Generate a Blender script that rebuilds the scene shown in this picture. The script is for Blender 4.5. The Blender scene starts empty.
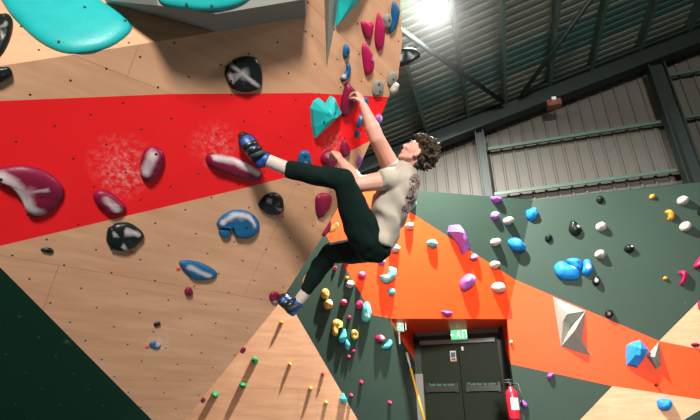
import bpy, bmesh, math, random
from mathutils import Vector, Matrix, noise

random.seed(7)
SC = bpy.context.scene
COL = SC.collection
V = Vector
FOC = 467.0                      # focal length in pixels of a 700 wide frame
TH = math.radians(24.6)          # the camera looks up
YAW = math.radians(17.7)         # and a little to the left of the hall's axis
CAM = V((0, 0, 0.5))
sT, cT, sY, cY = math.sin(TH), math.cos(TH), math.sin(YAW), math.cos(YAW)

def cw(r, y, z):
    """level camera frame (right, ahead, up) -> world direction"""
    return V((r * cY - y * sY, r * sY + y * cY, z))

def ray(px, py):
    r = (px - 350) / FOC; u = (210 - py) / FOC
    return cw(r, cT - u * sT, sT + u * cT)

def at(px, py, t):
    return CAM + ray(px, py) * t

IR = cw(1, 0, 0); IU = cw(0, -sT, cT); IF = cw(0, cT, sT)

class Plane:
    def __init__(s, p, n):
        s.p = V(p); s.n = V(n).normalized()
        if s.n.dot(CAM - s.p) < 0: s.n = -s.n
        s.u = V((0, 0, 1)).cross(s.n).normalized()
        s.v = s.n.cross(s.u)
    def hit(s, px, py, h=0.0):
        d = ray(px, py)
        t = (s.p + s.n * h - CAM).dot(s.n) / d.dot(s.n)
        return CAM + d * t
    def loc(s, P):
        q = P - s.p
        return q.dot(s.u), q.dot(s.v)

# ------------------------------------------------------------------ materials
def newmat(name):
    m = bpy.data.materials.new(name); m.use_nodes = True
    nt = m.node_tree
    b = nt.nodes['Principled BSDF']
    return m, nt, b

def N(nt, kind, **kw):
    n = nt.nodes.new(kind)
    for k, v in kw.items():
        if k in n.inputs.keys(): n.inputs[k].default_value = v
        else: setattr(n, k, v)
    return n

def L(nt, a, b): nt.links.new(a, b)

def mixc(nt, fac, a, b):
    n = nt.nodes.new('ShaderNodeMix'); n.data_type = 'RGBA'
    for s, v in ((0, fac), (6, a), (7, b)):
        if hasattr(v, 'links'): nt.links.new(v, n.inputs[s])
        elif s == 0: n.inputs[s].default_value = v
        else: n.inputs[s].default_value = (*v, 1) if len(v) == 3 else v
    return n.outputs[2]

def math_(nt, op, a, b=None, clamp=False):
    n = nt.nodes.new('ShaderNodeMath'); n.operation = op; n.use_clamp = clamp
    for i, v in enumerate((a, b)):
        if v is None: continue
        if hasattr(v, 'links'): nt.links.new(v, n.inputs[i])
        else: n.inputs[i].default_value = v
    return n.outputs[0]

def ramp(nt, fac, a, b):
    n = nt.nodes.new('ShaderNodeMapRange'); n.clamp = True
    nt.links.new(fac, n.inputs[0]); n.inputs[1].default_value = a; n.inputs[2].default_value = b
    return n.outputs[0]

def plain(name, col, rough=0.5, metal=0.0, emit=None, estr=0.0, var=0.12, scale=6):
    m, nt, b = newmat(name)
    tc = N(nt, 'ShaderNodeTexCoord')
    no = N(nt, 'ShaderNodeTexNoise', Scale=scale, Detail=4.0)
    L(nt, tc.outputs['Object'], no.inputs['Vector'])
    dark = tuple(c * (1 - var) for c in col); lite = tuple(min(1, c * (1 + var)) for c in col)
    L(nt, mixc(nt, no.outputs['Fac'], dark, lite), b.inputs['Base Color'])
    b.inputs['Roughness'].default_value = rough; b.inputs['Metallic'].default_value = metal
    if emit:
        b.inputs['Emission Color'].default_value = (*emit, 1); b.inputs['Emission Strength'].default_value = estr
    return m

def wall_mat(name, col, wood=False, nut=0.19, rough=0.5, nutcol=(.03, .025, .02), smears=(), grain=None, nutr=.0062):
    """painted or bare plywood with staggered bolt holes, uv in metres"""
    m, nt, b = newmat(name)
    tc = N(nt, 'ShaderNodeTexCoord'); uv = tc.outputs['UV']
    if wood:
        mp = N(nt, 'ShaderNodeMapping'); mp.inputs['Scale'].default_value = (.9, 6.5, 1); L(nt, uv, mp.inputs['Vector'])
        n1 = N(nt, 'ShaderNodeTexNoise', Scale=1.6, Detail=7.0, Roughness=.65, Distortion=.5); L(nt, mp.outputs[0], n1.inputs['Vector'])
        n2 = N(nt, 'ShaderNodeTexNoise', Scale=.9, Detail=3.0); L(nt, uv, n2.inputs['Vector'])
        c = mixc(nt, ramp(nt, n1.outputs['Fac'], .3, .72), tuple(x * k for x, k in zip(col, (.85, .79, .73))), tuple(x * 1.12 for x in col))
        c = mixc(nt, math_(nt, 'MULTIPLY', ramp(nt, n2.outputs['Fac'], .45, .75), .30), c, tuple(x * k for x, k in zip(col, (.62, .55, .48))))
    else:
        n1 = N(nt, 'ShaderNodeTexNoise', Scale=1.3, Detail=5.0); L(nt, uv, n1.inputs['Vector'])
        c = mixc(nt, n1.outputs['Fac'], tuple(x * .9 for x in col), tuple(x * 1.08 for x in col))
    # chalk dust scuffs, sparse
    n3 = N(nt, 'ShaderNodeTexNoise', Scale=3.2, Detail=8.0, Roughness=.72); L(nt, uv, n3.inputs['Vector'])
    c = mixc(nt, math_(nt, 'MULTIPLY', ramp(nt, n3.outputs['Fac'], .66, .82), .22), c, (.75, .70, .66))
    for (P, rad, amt) in smears:
        vm = N(nt, 'ShaderNodeVectorMath', operation='DISTANCE'); L(nt, tc.outputs['Object'], vm.inputs[0]); vm.inputs[1].default_value = P
        n4 = N(nt, 'ShaderNodeTexNoise', Scale=26.0, Detail=6.0, Roughness=.75); L(nt, uv, n4.inputs['Vector'])
        f = math_(nt, 'MULTIPLY', ramp(nt, vm.outputs['Value'], rad, rad * .15), ramp(nt, n4.outputs['Fac'], .46, .68))
        c = mixc(nt, math_(nt, 'MULTIPLY', f, amt), c, (.72, .62, .58))
    # sheet joints
    br = N(nt, 'ShaderNodeTexBrick'); br.offset = .5
    for k, v in (('Scale', 1.0), ('Mortar Size', .003), ('Brick Width', 2.44), ('Row Height', 1.22)): br.inputs[k].default_value = v
    L(nt, uv, br.inputs['Vector'])
    c = mixc(nt, math_(nt, 'MULTIPLY', br.outputs['Fac'], .4 if wood else .12), c, tuple(x * .35 for x in col))
    # bolt holes
    mp2 = N(nt, 'ShaderNodeMapping'); mp2.inputs['Rotation'].default_value = (0, 0, math.radians(45)); L(nt, uv, mp2.inputs['Vector'])
    vo = N(nt, 'ShaderNodeTexVoronoi', Scale=1.0 / nut, Randomness=.10); vo.voronoi_dimensions = '2D'; L(nt, mp2.outputs[0], vo.inputs['Vector'])
    f = math_(nt, 'LESS_THAN', vo.outputs['Distance'], nutr / nut)
    c = mixc(nt, f, c, nutcol)
    L(nt, c, b.inputs['Base Color'])
    b.inputs['Roughness'].default_value = rough; b.inputs['Specular IOR Level'].default_value = .12
    return m

_hm = {}
def hold_mat(key):
    if key in _hm: return _hm[key]
    col, rough = HC[key]
    m, nt, b = newmat('resin_' + key)
    tc = N(nt, 'ShaderNodeTexCoord')
    no = N(nt, 'ShaderNodeTexNoise', Scale=9.0, Detail=5.0); L(nt, tc.outputs['Object'], no.inputs['Vector'])
    c = mixc(nt, no.outputs['Fac'], tuple(x * .8 for x in col), tuple(min(1, x * 1.15) for x in col))
    a = N(nt, 'ShaderNodeAttribute', attribute_name='chalk')
    n2 = N(nt, 'ShaderNodeTexNoise', Scale=24.0, Detail=6.0, Roughness=.7); L(nt, tc.outputs['Object'], n2.inputs['Vector'])
    f = math_(nt, 'ADD', math_(nt, 'MULTIPLY', a.outputs['Fac'], 1.35), math_(nt, 'MULTIPLY', math_(nt, 'SUBTRACT', n2.outputs['Fac'], 1.0), .9), clamp=True)
    c = mixc(nt, math_(nt, 'MULTIPLY', f, .92), c, (.58, .50, .49))
    b.inputs['Specular IOR Level'].default_value = .3
    L(nt, c, b.inputs['Base Color'])
    r = math_(nt, 'ADD', math_(nt, 'MULTIPLY', f, .4), rough, clamp=True); L(nt, r, b.inputs['Roughness'])
    n3 = N(nt, 'ShaderNodeTexNoise', Scale=120.0, Detail=2.0); L(nt, tc.outputs['Object'], n3.inputs['Vector'])
    bp = N(nt, 'ShaderNodeBump', Strength=.12, Distance=.01); L(nt, n3.outputs['Fac'], bp.inputs['Height']); L(nt, bp.outputs[0], b.inputs['Normal'])
    _hm[key] = m
    return m

HC = {'maroon': ((.165, .004, .030), .45), 'magenta': ((.36, .006, .062), .45), 'turquoise': ((.012, .36, .35), .4),
      'cyan': ((.07, .48, .52), .5), 'black': ((.005, .010, .008), .35), 'blue': ((.006, .085, .20), .45),
      'skyblue': ((.012, .21, .60), .48), 'grey': ((.185, .18, .15), .6), 'white': ((.40, .375, .32), .6),
      'violet': ((.27, .085, .36), .5), 'pink': ((.55, .03, .11), .5), 'yellow': ((.66, .36, .075), .5),
      'orange': ((.70, .27, .025), .5), 'green': ((.008, .22, .07), .5), 'red': ((.5, .015, .015), .5)}

# ------------------------------------------------------------------ objects
def link_mesh(name, bm, mats, parent=None, smooth=True, loc=None):
    me = bpy.data.meshes.new(name)
    bmesh.ops.recalc_face_normals(bm, faces=bm.faces)
    bm.to_mesh(me); bm.free()
    if not isinstance(mats, (list, tuple)): mats = [mats]
    for m in mats: me.materials.append(m)
    if smooth:
        for p in me.polygons: p.use_smooth = True
    o = bpy.data.objects.new(name, me)
    if loc is not None:
        for v in me.vertices: v.co -= loc
        o.location = loc
    COL.objects.link(o)
    if parent: set_parent(o, parent)
    return o

def set_parent(o, p):
    w = o.location.copy()
    base = p.location.copy()
    if p.parent: base = base + p.parent.location
    o.parent = p; o.location = w - base

def tag(o, label, cat, group=None):
    o['label'] = label; o['category'] = cat
    if group: o['group'] = group
    return o

def struct(o):
    o['kind'] = 'structure'; return o

def empty(name, loc, label, cat, group=None):
    o = bpy.data.objects.new(name, None); o.empty_display_size = .1
    o.location = loc; COL.objects.link(o)
    return tag(o, label, cat, group)

def box(bm, c, a, b, d):
    """box about c with half-vectors a, b, d"""
    vs = [bm.verts.new(c + a * i + b * j + d * k) for i in (-1, 1) for j in (-1, 1) for k in (-1, 1)]
    for f in ((0, 1, 3, 2), (4, 6, 7, 5), (0, 4, 5, 1), (2, 3, 7, 6), (0, 2, 6, 4), (1, 5, 7, 3)):
        bm.faces.new([vs[i] for i in f])

X, Y, Z = V((1, 0, 0)), V((0, 1, 0)), V((0, 0, 1))
def abox(bm, x0, x1, y0, y1, z0, z1):
    box(bm, V(((x0 + x1) / 2, (y0 + y1) / 2, (z0 + z1) / 2)), X * ((x1 - x0) / 2), Y * ((y1 - y0) / 2), Z * ((z1 - z0) / 2))

def perp(d):
    a = d.cross(Z)
    if a.length < 1e-4: a = d.cross(X)
    a.normalize(); return a, d.cross(a).normalized()

def loft(bm, rings, n=16, caps=True, power=1.0):
    """rings: (centre, vecA, vecB)"""
    R = []
    for c, a, b in rings:
        row = []
        for i in range(n):
            t = 2 * math.pi * i / n
            cs, sn = math.cos(t), math.sin(t)
            if power != 1.0:
                cs = math.copysign(abs(cs) ** power, cs); sn = math.copysign(abs(sn) ** power, sn)
            row.append(bm.verts.new(c + a * cs + b * sn))
        R.append(row)
    for r0, r1 in zip(R, R[1:]):
        for i in range(n):
            bm.faces.new((r0[i], r0[(i + 1) % n], r1[(i + 1) % n], r1[i]))
    if caps:
        for row in (R[0], R[-1]):
            c = sum((v.co for v in row), V()) / n
            cv = bm.verts.new(c)
            for i in range(n): bm.faces.new((row[i], row[(i + 1) % n], cv))

def tube(bm, pts, r, n=10):
    rings = []
    for i, p in enumerate(pts):
        d = (pts[min(i + 1, len(pts) - 1)] - pts[max(i - 1, 0)]).normalized()
        a, b = perp(d)
        rr = r[i] if isinstance(r, (list, tuple)) else r
        rings.append((p, a * rr, b * rr))
    loft(bm, rings, n)

def capsule(bm, p0, p1, r0, r1, n=12, flat=None):
    """tapered capsule; flat = (axis vector, factor) squashes its cross-section"""
    d = (p1 - p0); l = d.length; d.normalize()
    a, b = perp(d)
    if flat:
        ax, fk = flat
        b = (ax - d * ax.dot(d)).normalized(); a = d.cross(b); b = b * fk
    rings = []
    for k in range(1, 5):
        t = math.pi / 2 * k / 5
        rings.append((p0 - d * r0 * math.cos(t), a * r0 * math.sin(t), b * r0 * math.sin(t)))
    rings.append((p0, a * r0, b * r0)); rings.append((p1, a * r1, b * r1))
    for k in range(4, 0, -1):
        t = math.pi / 2 * k / 5
        rings.append((p1 + d * r1 * math.cos(t), a * r1 * math.sin(t), b * r1 * math.sin(t)))
    loft(bm, rings, n)

def ellipsoid(bm, c, a, b, d, seg=16):
    rings = []
    for k in range(1, 10):
        t = math.pi * k / 10
        rings.append((c - d * math.cos(t), a * math.sin(t), b * math.sin(t)))
    loft(bm, rings, seg)

def remeshed(bm, voxel, smooth=6, fac=.5):
    """one continuous surface out of overlapping closed shells"""
    bmesh.ops.recalc_face_normals(bm, faces=bm.faces)
    me = bpy.data.meshes.new('tmp'); bm.to_mesh(me); bm.free()
    o = bpy.data.objects.new('tmp', me); COL.objects.link(o)
    md = o.modifiers.new('r', 'REMESH'); md.mode = 'VOXEL'; md.voxel_size = voxel
    ms = o.modifiers.new('s', 'SMOOTH'); ms.iterations = smooth; ms.factor = fac
    dg = bpy.context.evaluated_depsgraph_get(); dg.update()
    me2 = bpy.data.meshes.new_from_object(o.evaluated_get(dg))
    bpy.data.objects.remove(o); bpy.data.meshes.remove(me)
    out = bmesh.new(); out.from_mesh(me2); bpy.data.meshes.remove(me2)
    return out

def poly_mesh(name, faces, mats, plane_uv=True):
    """faces: (points, material index, plane or None); uv in metres on that plane"""
    bm = bmesh.new(); uvl = bm.loops.layers.uv.new('UVMap')
    for pts, mi, pl in faces:
        f = bm.faces.new([bm.verts.new(p) for p in pts]); f.material_index = mi
        if pl is None:
            f.normal_update(); pl = Plane(pts[0], f.normal if abs(f.normal.z) < .99 else f.normal + V((.01, 0, 0)))
        for lp in f.loops: lp[uvl].uv = pl.loc(lp.vert.co)
    me = bpy.data.meshes.new(name); bm.to_mesh(me); bm.free()
    for m in mats: me.materials.append(m)
    o = bpy.data.objects.new(name, me); COL.objects.link(o)
    return o

# ------------------------------------------------------------------ camera
cam = bpy.data.cameras.new('camera'); cam.sensor_width = 36; cam.lens = FOC / 700 * 36
co = bpy.data.objects.new('camera', cam); co.location = CAM
co.rotation_euler = (math.pi / 2 + TH, 0, YAW); COL.objects.link(co); SC.camera = co
SC.view_settings.view_transform = 'Standard'; SC.view_settings.look = 'None'
SC.view_settings.gamma = 1; SC.view_settings.use_curve_mapping = False
SC.view_settings.exposure = EXPO if 'EXPO' in globals() else 0.0

# ------------------------------------------------------------------ planes of the walls
MAIN = Plane(at(312, 150, 3.25), cw(.438, -.555, -.707))
FA, FB = MAIN.hit(306, 0), MAIN.hit(317, 245)
SIDE = Plane(FA, (FB - FA).cross(cw(.6, .8, 0)))
pA, pB = MAIN.hit(0, 66), MAIN.hit(180, 38)
tD = (MAIN.hit(107, 5) - CAM).length / ray(107, 5).length
pD = at(107, 5, tD * 1.09)
PALE = Plane(pA, (pB - pA).cross(pD - pA))
B2 = Plane((0, 8.9, 0), (0, -1, 0))
q1, q2 = B2.hit(507, 319), B2.hit(533, 200)
dd = ray(412, 190); q3 = CAM + dd * ((q2.z - CAM.z) / dd.z)
B1 = Plane(q1, (q2 - q1).cross(q3 - q1))

m_red = lambda **k: wall_mat('red_paint_far_lit', (.84, .060, .011), rough=.42, **k)
SM = [(MAIN.hit(122, 163), .20, .4), (MAIN.hit(124, 180), .14, .35), (MAIN.hit(216, 146), .18, .3), (SIDE.hit(332, 145), .13, .5)]
SMW = [(MAIN.hit(158, 344), .12, .7), (MAIN.hit(318, 254), .10, .25), (MAIN.hit(132, 246), .12, .2)]
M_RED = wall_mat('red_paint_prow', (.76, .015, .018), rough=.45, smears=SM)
M_REDB = m_red(nut=.25, nutr=.006, nutcol=(.12, .01, .01))  # lit copy of the prow's red, lamplight's orange put into its colour
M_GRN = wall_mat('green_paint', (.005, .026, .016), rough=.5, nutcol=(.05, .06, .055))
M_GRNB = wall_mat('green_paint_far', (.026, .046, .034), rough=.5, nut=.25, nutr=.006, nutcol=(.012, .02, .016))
M_WOOD = wall_mat('plywood', (.575, .325, .195), wood=True, rough=.55, smears=SMW)
M_WOODB = wall_mat('plywood_far', (.575, .325, .195), wood=True, rough=.55, nut=.25, nutr=.006, nutcol=(.2, .1, .05))

# ---- the overhanging prow on the left
def H(pl, *pts): return [pl.hit(x, y) for x, y in pts]
floorpt = MAIN.hit(130, 490); floorL = floorpt - MAIN.u * 4.0
floorpt.z = floorL.z = 0.0
faces = [
    (H(MAIN, (-120, 109), (0, 101), (170, 94), (310.2, 93), (313.6, 170), (253, 186), (-17, 250), (-120, 274)), 0, MAIN),
    (H(MAIN, (-17, 250), (253, 186), (313.6, 170), (317, 245), (278, 305), (170, 438)), 1, MAIN),
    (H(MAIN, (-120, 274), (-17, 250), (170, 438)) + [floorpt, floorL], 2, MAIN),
    (H(MAIN, (-120, 84.7), (180, 38), (214, 32), (250, -60), (304, -60), (306, 0), (310.2, 93), (170, 94), (0, 101), (-120, 109)), 1, MAIN),
    (H(PALE, (-120, 84.7), (180, 38), (107, 5), (60, -60), (-120, -60)), 1, PALE),
    (H(SIDE, (304, -60), (399, -60), (400, 0), (402.5, 40), (398, 78), (388.5, 97), (310.2, 93), (306, 0)), 1, SIDE),
    (H(SIDE, (310.2, 93), (388.5, 97), (371, 140.5), (313.6, 170)), 0, SIDE),
    (H(SIDE, (313.6, 170), (371, 140.5), (357, 172), (340, 204), (322, 238), (317, 245)), 1, SIDE),
    ([MAIN.hit(180, 38), MAIN.hit(214, 32), PALE.hit(107, 5)], 1, None),
    ([MAIN.hit(214, 32), MAIN.hit(250, -60), PALE.hit(60, -60), PALE.hit(107, 5)], 1, None),
]
outl = H(SIDE, (304, -60), (399, -60), (400, 0), (402.5, 40), (398, 78), (388.5, 97), (371, 140.5), (357, 172), (340, 204), (322, 238)) \
    + H(MAIN, (317, 245), (278, 305), (170, 438)) + [floorpt, floorL] + H(MAIN, (-120, 274), (-120, 109), (-120, 84.7)) \
    + H(PALE, (-120, -60), (60, -60)) + H(MAIN, (250, -60))
ext = cw(-.5, 1.6, .9) * 1.45
for a, b in zip(outl, outl[1:] + outl[:1]):
    ea, eb = a + ext, b + ext
    if a.z < .02: ea = V((ea.x, ea.y, 0))
    if b.z < .02: eb = V((eb.x, eb.y, 0))
    faces.append(([a, b, eb, ea], 1, None))
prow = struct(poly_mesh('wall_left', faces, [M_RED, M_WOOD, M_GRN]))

# ---- the long wall behind it, with the doorway
bz = lambda P: V((P.x, P.y, 0.0))
Ltop, Lbot = B1.hit(391, 318.5), B1.hit(413, 458)
kL, kR = at(414, 334, 1), at(501, 328, 1)
def atY(px, py, y):
    d = ray(px, py); return CAM + d * ((y - CAM.y) / d.y)
YB = 10.0
LB, RB = atY(414, 334, YB), atY(501, 328, YB)
LB0, RB0 = V((LB.x, YB, 0)), V((RB.x + .02, YB, 0))
tl = q3 - (q2 - q3).normalized() * 5.0
jl = B1.hit(392.2, 325); jb = atY(416.5, 363, YB); jb.x = LB.x
R1 = B2.hit(511, 364); R0 = B2.hit(522, 460); rb1 = V((RB.x + .01, YB, RB.z * .84))
e1 = [
    ([q3 + (tl - q3) * .16] + [q2] + H(B1, (515.5, 280)), 2, B1),
    ([tl, q3 + (tl - q3) * .16] + H(B1, (515.5, 280)) + [q1, Ltop] + H(B1, (373, 315), (342, 262), (295, 182)), 0, B1),
    (H(B1, (295, 182), (342, 262), (373, 315)) + [Ltop, Lbot] + H(B1, (380, 458), (294.7, 312), (220, 184)), 2, B1),
    (H(B1, (220, 184), (294.7, 312), (380, 458), (60, 458), (20, 184)), 1, B1),
    ([Ltop, q1, RB, LB], 0, None),
    ([Ltop, jl, jb, LB], 0, None), ([jl, Lbot, LB0, jb], 2, None),
    ([q1, R1, rb1, RB], 0, None), ([R1, R0, RB0, rb1], 2, None),
    (H(B2, (533, 200), (700, 182), (860, 164), (860, 140.1), (659, 341), (515.5, 280))[:3] + [B2.hit(790, 210)] + H(B2, (659, 341), (515.5, 280)), 2, B2),
    (H(B2, (515.5, 280), (659, 341), (700, 349), (860, 380), (860, 424), (700, 399.5), (612.5, 386), (511, 364)) + [q1], 0, B2),
    (H(B2, (511, 364), (612.5, 386), (580, 420), (540, 460)) + [R0], 2, B2),
    (H(B2, (659, 341), (790, 210), (860, 166), (860, 380), (700, 349)), 1, B2),
    (H(B2, (612.5, 386), (700, 399.5), (714, 401.5), (618, 460), (540, 460), (580, 420)), 1, B2),
    (H(B2, (714, 401.5), (860, 424), (860, 500), (618, 460)), 2, B2),
]
topR = B2.hit(860, 164)
for a, b in ((tl, q2), (q2, topR)):      # the wall's top, a board deep
    e1.append(([a, b, b + V((0, .35, 0)), a + V((0, .35, 0))], 2, None))
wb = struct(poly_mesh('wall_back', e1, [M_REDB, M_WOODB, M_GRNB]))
# ------------------------------------------------------------------ the shed
M_FLOOR = plain('mat_vinyl', (.055, .075, .085), .7)
M_STEEL = plain('green_steel', (.004, .012, .009), .6, var=.2, scale=3)
M_RAIL = plain('green_rail', (.05, .10, .07), .5)
M_DARK = plain('dark_metal', (.02, .022, .02), .5)
M_WHITE = plain('white_plastic', (.7, .7, .66), .45)
M_GREY = plain('grey_metal', (.30, .29, .26), .45)

bm = bmesh.new(); abox(bm, -14, 14, -9, 10.2, -.25, -.002)
struct(link_mesh('floor', bm, M_FLOOR, smooth=False))

def roofz(x): return 7.5 + .25 * x
m, nt, b = newmat('roof_sheet')
tc = N(nt, 'ShaderNodeTexCoord'); sx = N(nt, 'ShaderNodeSeparateXYZ'); L(nt, tc.outputs['Object'], sx.inputs[0])
no = N(nt, 'ShaderNodeTexNoise', Scale=1.1, Detail=6.0); L(nt, tc.outputs['Object'], no.inputs['Vector'])
c = mixc(nt, no.outputs['Fac'], (.10, .125, .095), (.145, .17, .135))
band = math_(nt, 'MULTIPLY', math_(nt, 'GREATER_THAN', sx.outputs['Y'], 8.25), math_(nt, 'LESS_THAN', sx.outputs['Y'], 9.15))
c = mixc(nt, band, c, (.05, .105, .092))
L(nt, c, b.inputs['Base Color']); b.inputs['Metallic'].default_value = .0
L(nt, math_(nt, 'SUBTRACT', .8, math_(nt, 'MULTIPLY', band, .38)), b.inputs['Roughness'])
bm = bmesh.new()
prof = []; y = -9.0
while y < 10.4:
    prof += [(y, 0), (y + .09, 0), (y + .12, .022), (y + .17, .022)]; y += .2
for (x0, x1) in ((-14, -5), (-5, 0), (0, 5), (5, 9.0)):
    va = [bm.verts.new((x0, yy, roofz(x0) + h)) for yy, h in prof]
    vb = [bm.verts.new((x1, yy, roofz(x1) + h)) for yy, h in prof]
    for i in range(len(prof) - 1): bm.faces.new((va[i], va[i + 1], vb[i + 1], vb[i]))
struct(link_mesh('ceiling', bm, m, smooth=False))

M_CLAD = plain('wall_sheet', (.088, .081, .066), .6, var=.1, scale=2)
bm = bmesh.new(); xx = -14.0; YC = 10.3
pr = []
while xx < 14:
    pr += [(xx, 0), (xx + .205, 0), (xx + .22, -.035), (xx + .255, -.035), (xx + .27, 0)]; xx += .27
va = [bm.verts.new((x_, YC + h, 2.0 if False else 0.0)) for x_, h in pr]
vb = [bm.verts.new((x_, YC + h, roofz(x_) + .05)) for x_, h in pr]
for i in range(len(pr) - 1): bm.faces.new((va[i], va[i + 1], vb[i + 1], vb[i]))
struct(link_mesh('wall_end', bm, M_CLAD, smooth=False))

# rafter along the end wall: an I-section
def ibeam(bm, p0, p1, up, side, hgt, wid, tf=.03, tw=.025):
    c = (p0 + p1) / 2; d = (p1 - p0) / 2
    box(bm, c, d, up * (hgt / 2), side * tw)
    for s in (-1, 1): box(bm, c + up * (s * hgt / 2), d, up * tf, side * (wid / 2))
rd = V((1, 0, .25)).normalized(); ru = V((-.25, 0, 1)).normalized()
bm = bmesh.new(); ibeam(bm, V((-6, 9.85, 7.1 - 1.5)), V((9, 9.85, 7.1 + 2.25)), ru, Y, .42, .28)
tag(link_mesh('steel_rafter', bm, M_STEEL, smooth=False), 'dark green steel rafter sloping up along the top of the end wall', 'beam')
for xc, w, lab in ((.09, .17, 'slim dark green steel column standing above the wall between the two cladding bays'),
                   (4.02, .30, 'thick dark green steel column at right above the climbing wall top')):
    bm = bmesh.new(); ibeam(bm, V((xc, 9.85, 0)), V((xc, 9.85, 6.78 + .25 * xc)), X, Y, w, .24, tf=.015)
    o = tag(link_mesh('steel_column', bm, M_STEEL, smooth=False), lab, 'column', 'steel columns of the shed')
# cladding rails: px of two ends
rails = [((488, 194), (683, 170), 'pale green wall rail just above the green climbing wall, left of the thick column'),
         ((480, 150), (664, 122), 'upper pale green wall rail crossing the big cladding bay under the rafter'),
         ((690, 168), (760, 159), 'short lower wall rail right of the thick column'),
         ((670, 120), (760, 106), 'short middle wall rail right of the thick column'),
         ((655, 77), (760, 61), 'short top wall rail right of the thick column, nearest the rafter')]
for a, b_, lab in rails:
    p, q = atY(*a, 10.14), atY(*b_, 10.14)
    z = (p.z + q.z) / 2
    bm = bmesh.new(); box(bm, V(((p.x + q.x) / 2, 10.16, z)), X * ((q.x - p.x) / 2), Y * .05, Z * .012)
    box(bm, V(((p.x + q.x) / 2, 10.07, z - .035)), X * ((q.x - p.x) / 2), Y * .012, Z * .035)
    tag(link_mesh('wall_rail', bm, M_RAIL, smooth=False), lab, 'rail', 'wall rails on the end wall cladding')
PL = ['roof purlin half hidden by the prow, farthest left', 'roof purlin below the bright lamp', 'roof purlin just right of the lamp',
      'roof purlin above the middle of the big cladding bay', 'roof purlin meeting the upper end of the right roof brace', 'second roof purlin from the right edge of the photo',
      'roof purlin at the top right corner of the photo']
M_PUR = plain('purlin_steel', (.05, .09, .065), .5, var=.2, scale=3)
for k, xp in enumerate((-1.15, -.13, .76, 1.80, 2.75, 3.80, 4.85)):
    bm = bmesh.new(); zc = roofz(xp) - .11
    box(bm, V((xp, .5, zc)), Y * 9.3, ru * .10, rd * .012)
    box(bm, V((xp + .03, .5, zc - .10)), Y * 9.3, rd * .035, ru * .01)
    tag(link_mesh('roof_purlin', bm, M_PUR, smooth=False), 'green steel ' + PL[k], 'beam', 'roof purlins')
def roofhit(px, py, drop):
    d = ray(px, py); t = (7.5 - drop + .25 * CAM.x - CAM.z) / (d.z - .25 * d.x); return CAM + d * t
for a, b_, lab in (((398, 28), (503, 102), 'dark diagonal roof brace running down right from below the lamp'),
                   ((594, -5), (522, 94), 'dark diagonal roof brace rising right to the top of the photo')):
    bm = bmesh.new(); tube(bm, [roofhit(*a, .30), roofhit(*b_, .30)], .05)
    tag(link_mesh('roof_brace', bm, M_STEEL), lab, 'brace', 'roof braces')
# alarm box under the rafter
P = atY(554, 102, 9.62)
t_ = empty('fire_alarm', P, 'small brown alarm box with white beacon hanging under the rafter', 'alarm')
bm = bmesh.new(); abox(bm, P.x - .15, P.x + .15, P.y - .04, P.y + .14, P.z - .10, P.z + .06)
link_mesh('backplate', bm, plain('brown_plastic', (.16, .05, .025), .5), t_, False, P)
bm = bmesh.new(); abox(bm, P.x - .045, P.x + .045, P.y - .10, P.y - .03, P.z + .0, P.z + .08)
link_mesh('beacon', bm, M_WHITE, t_, False, P)

# ------------------------------------------------------------------ doorway
M_DOOR = plain('door_paint', (.021, .030, .014), .5, var=.06)
M_DOOR.node_tree.nodes['Principled BSDF'].inputs['Specular IOR Level'].default_value = .12
M_FRAME = plain('door_frame', (.012, .02, .015), .5)
yd = 9.93
def dp(px, py, y=yd): return atY(px, py, y)
x0, x1 = dp(423.5, 400).x, dp(505, 400).x; zt = dp(462, 341).z; xm = (x0 + x1) / 2
bm = bmesh.new()
abox(bm, LB.x - .05, x0 + .01, 9.90, 10.05, 0, zt + .05); abox(bm, x1 - .01, RB.x + .12, 9.90, 10.05, 0, zt + .05)
abox(bm, LB.x - .05, RB.x + .12, 9.90, 10.05, zt, RB.z + .25)
struct(link_mesh('trim_1', bm, M_FRAME, smooth=False))
d_ = bpy.data.objects.new('door_1', None); d_.location = V((xm, yd, 0)); COL.objects.link(d_); struct(d_)
M_BAR = plain('push_bar', (.045, .05, .042), .3, .6)
def bolt_text(txt, size, P, mat, name, parent, rx=math.pi / 2, rz=0):
    cu = bpy.data.curves.new(name, 'FONT'); cu.body = txt; cu.size = size; cu.extrude = .001; cu.align_x = 'CENTER'; cu.align_y = 'CENTER'
    o = bpy.data.objects.new('t', cu); COL.objects.link(o)
    dg = bpy.context.evaluated_depsgraph_get(); me = bpy.data.meshes.new_from_object(o.evaluated_get(dg))
    bpy.data.objects.remove(o)
    me.transform(Matrix.Rotation(rz, 4, 'Z') @ Matrix.Rotation(rx, 4, 'X')); me.materials.append(mat)
    t = bpy.data.objects.new(name, me); COL.objects.link(t); t.location = P; set_parent(t, parent); return t
M_TXT = plain('pale_green_print', (.16, .4, .26), .5)
zb = dp(462, 387).z
for s, (a, b_) in enumerate(((x0, xm - .006), (xm + .006, x1))):
    bm = bmesh.new(); abox(bm, a, b_, yd, yd + .05, .03, zt - .01)
    lf = link_mesh('door_leaf', bm, M_DOOR, d_, False, V((a, yd, 0)))
    bm = bmesh.new(); abox(bm, a + .10, b_ - .07, yd - .075, yd - .05, zb - .085, zb + .02)
    for xx in (a + .07, b_ - .10): abox(bm, xx, xx + .05, yd - .09, yd + .005, zb - .10, zb + .07)
    link_mesh('push_bar', bm, M_BAR, lf, False, V((a, yd, 0)))
    bolt_text('Push bar to open', .075, V(((a + b_) / 2, yd - .003, zb + .052)), M_TXT, 'lettering', lf)
bm = bmesh.new(); abox(bm, x0, x1 - .05, yd - .07, yd + .0, zt - .045, zt + .03)
link_mesh('closer_track', bm, M_GREY, d_, False, V((x0, yd, 0)))
bm = bmesh.new(); P = dp(462.5, 348); abox(bm, P.x - .02, P.x + .02, yd - .04, yd, P.z - .05, P.z + .02)
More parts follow.
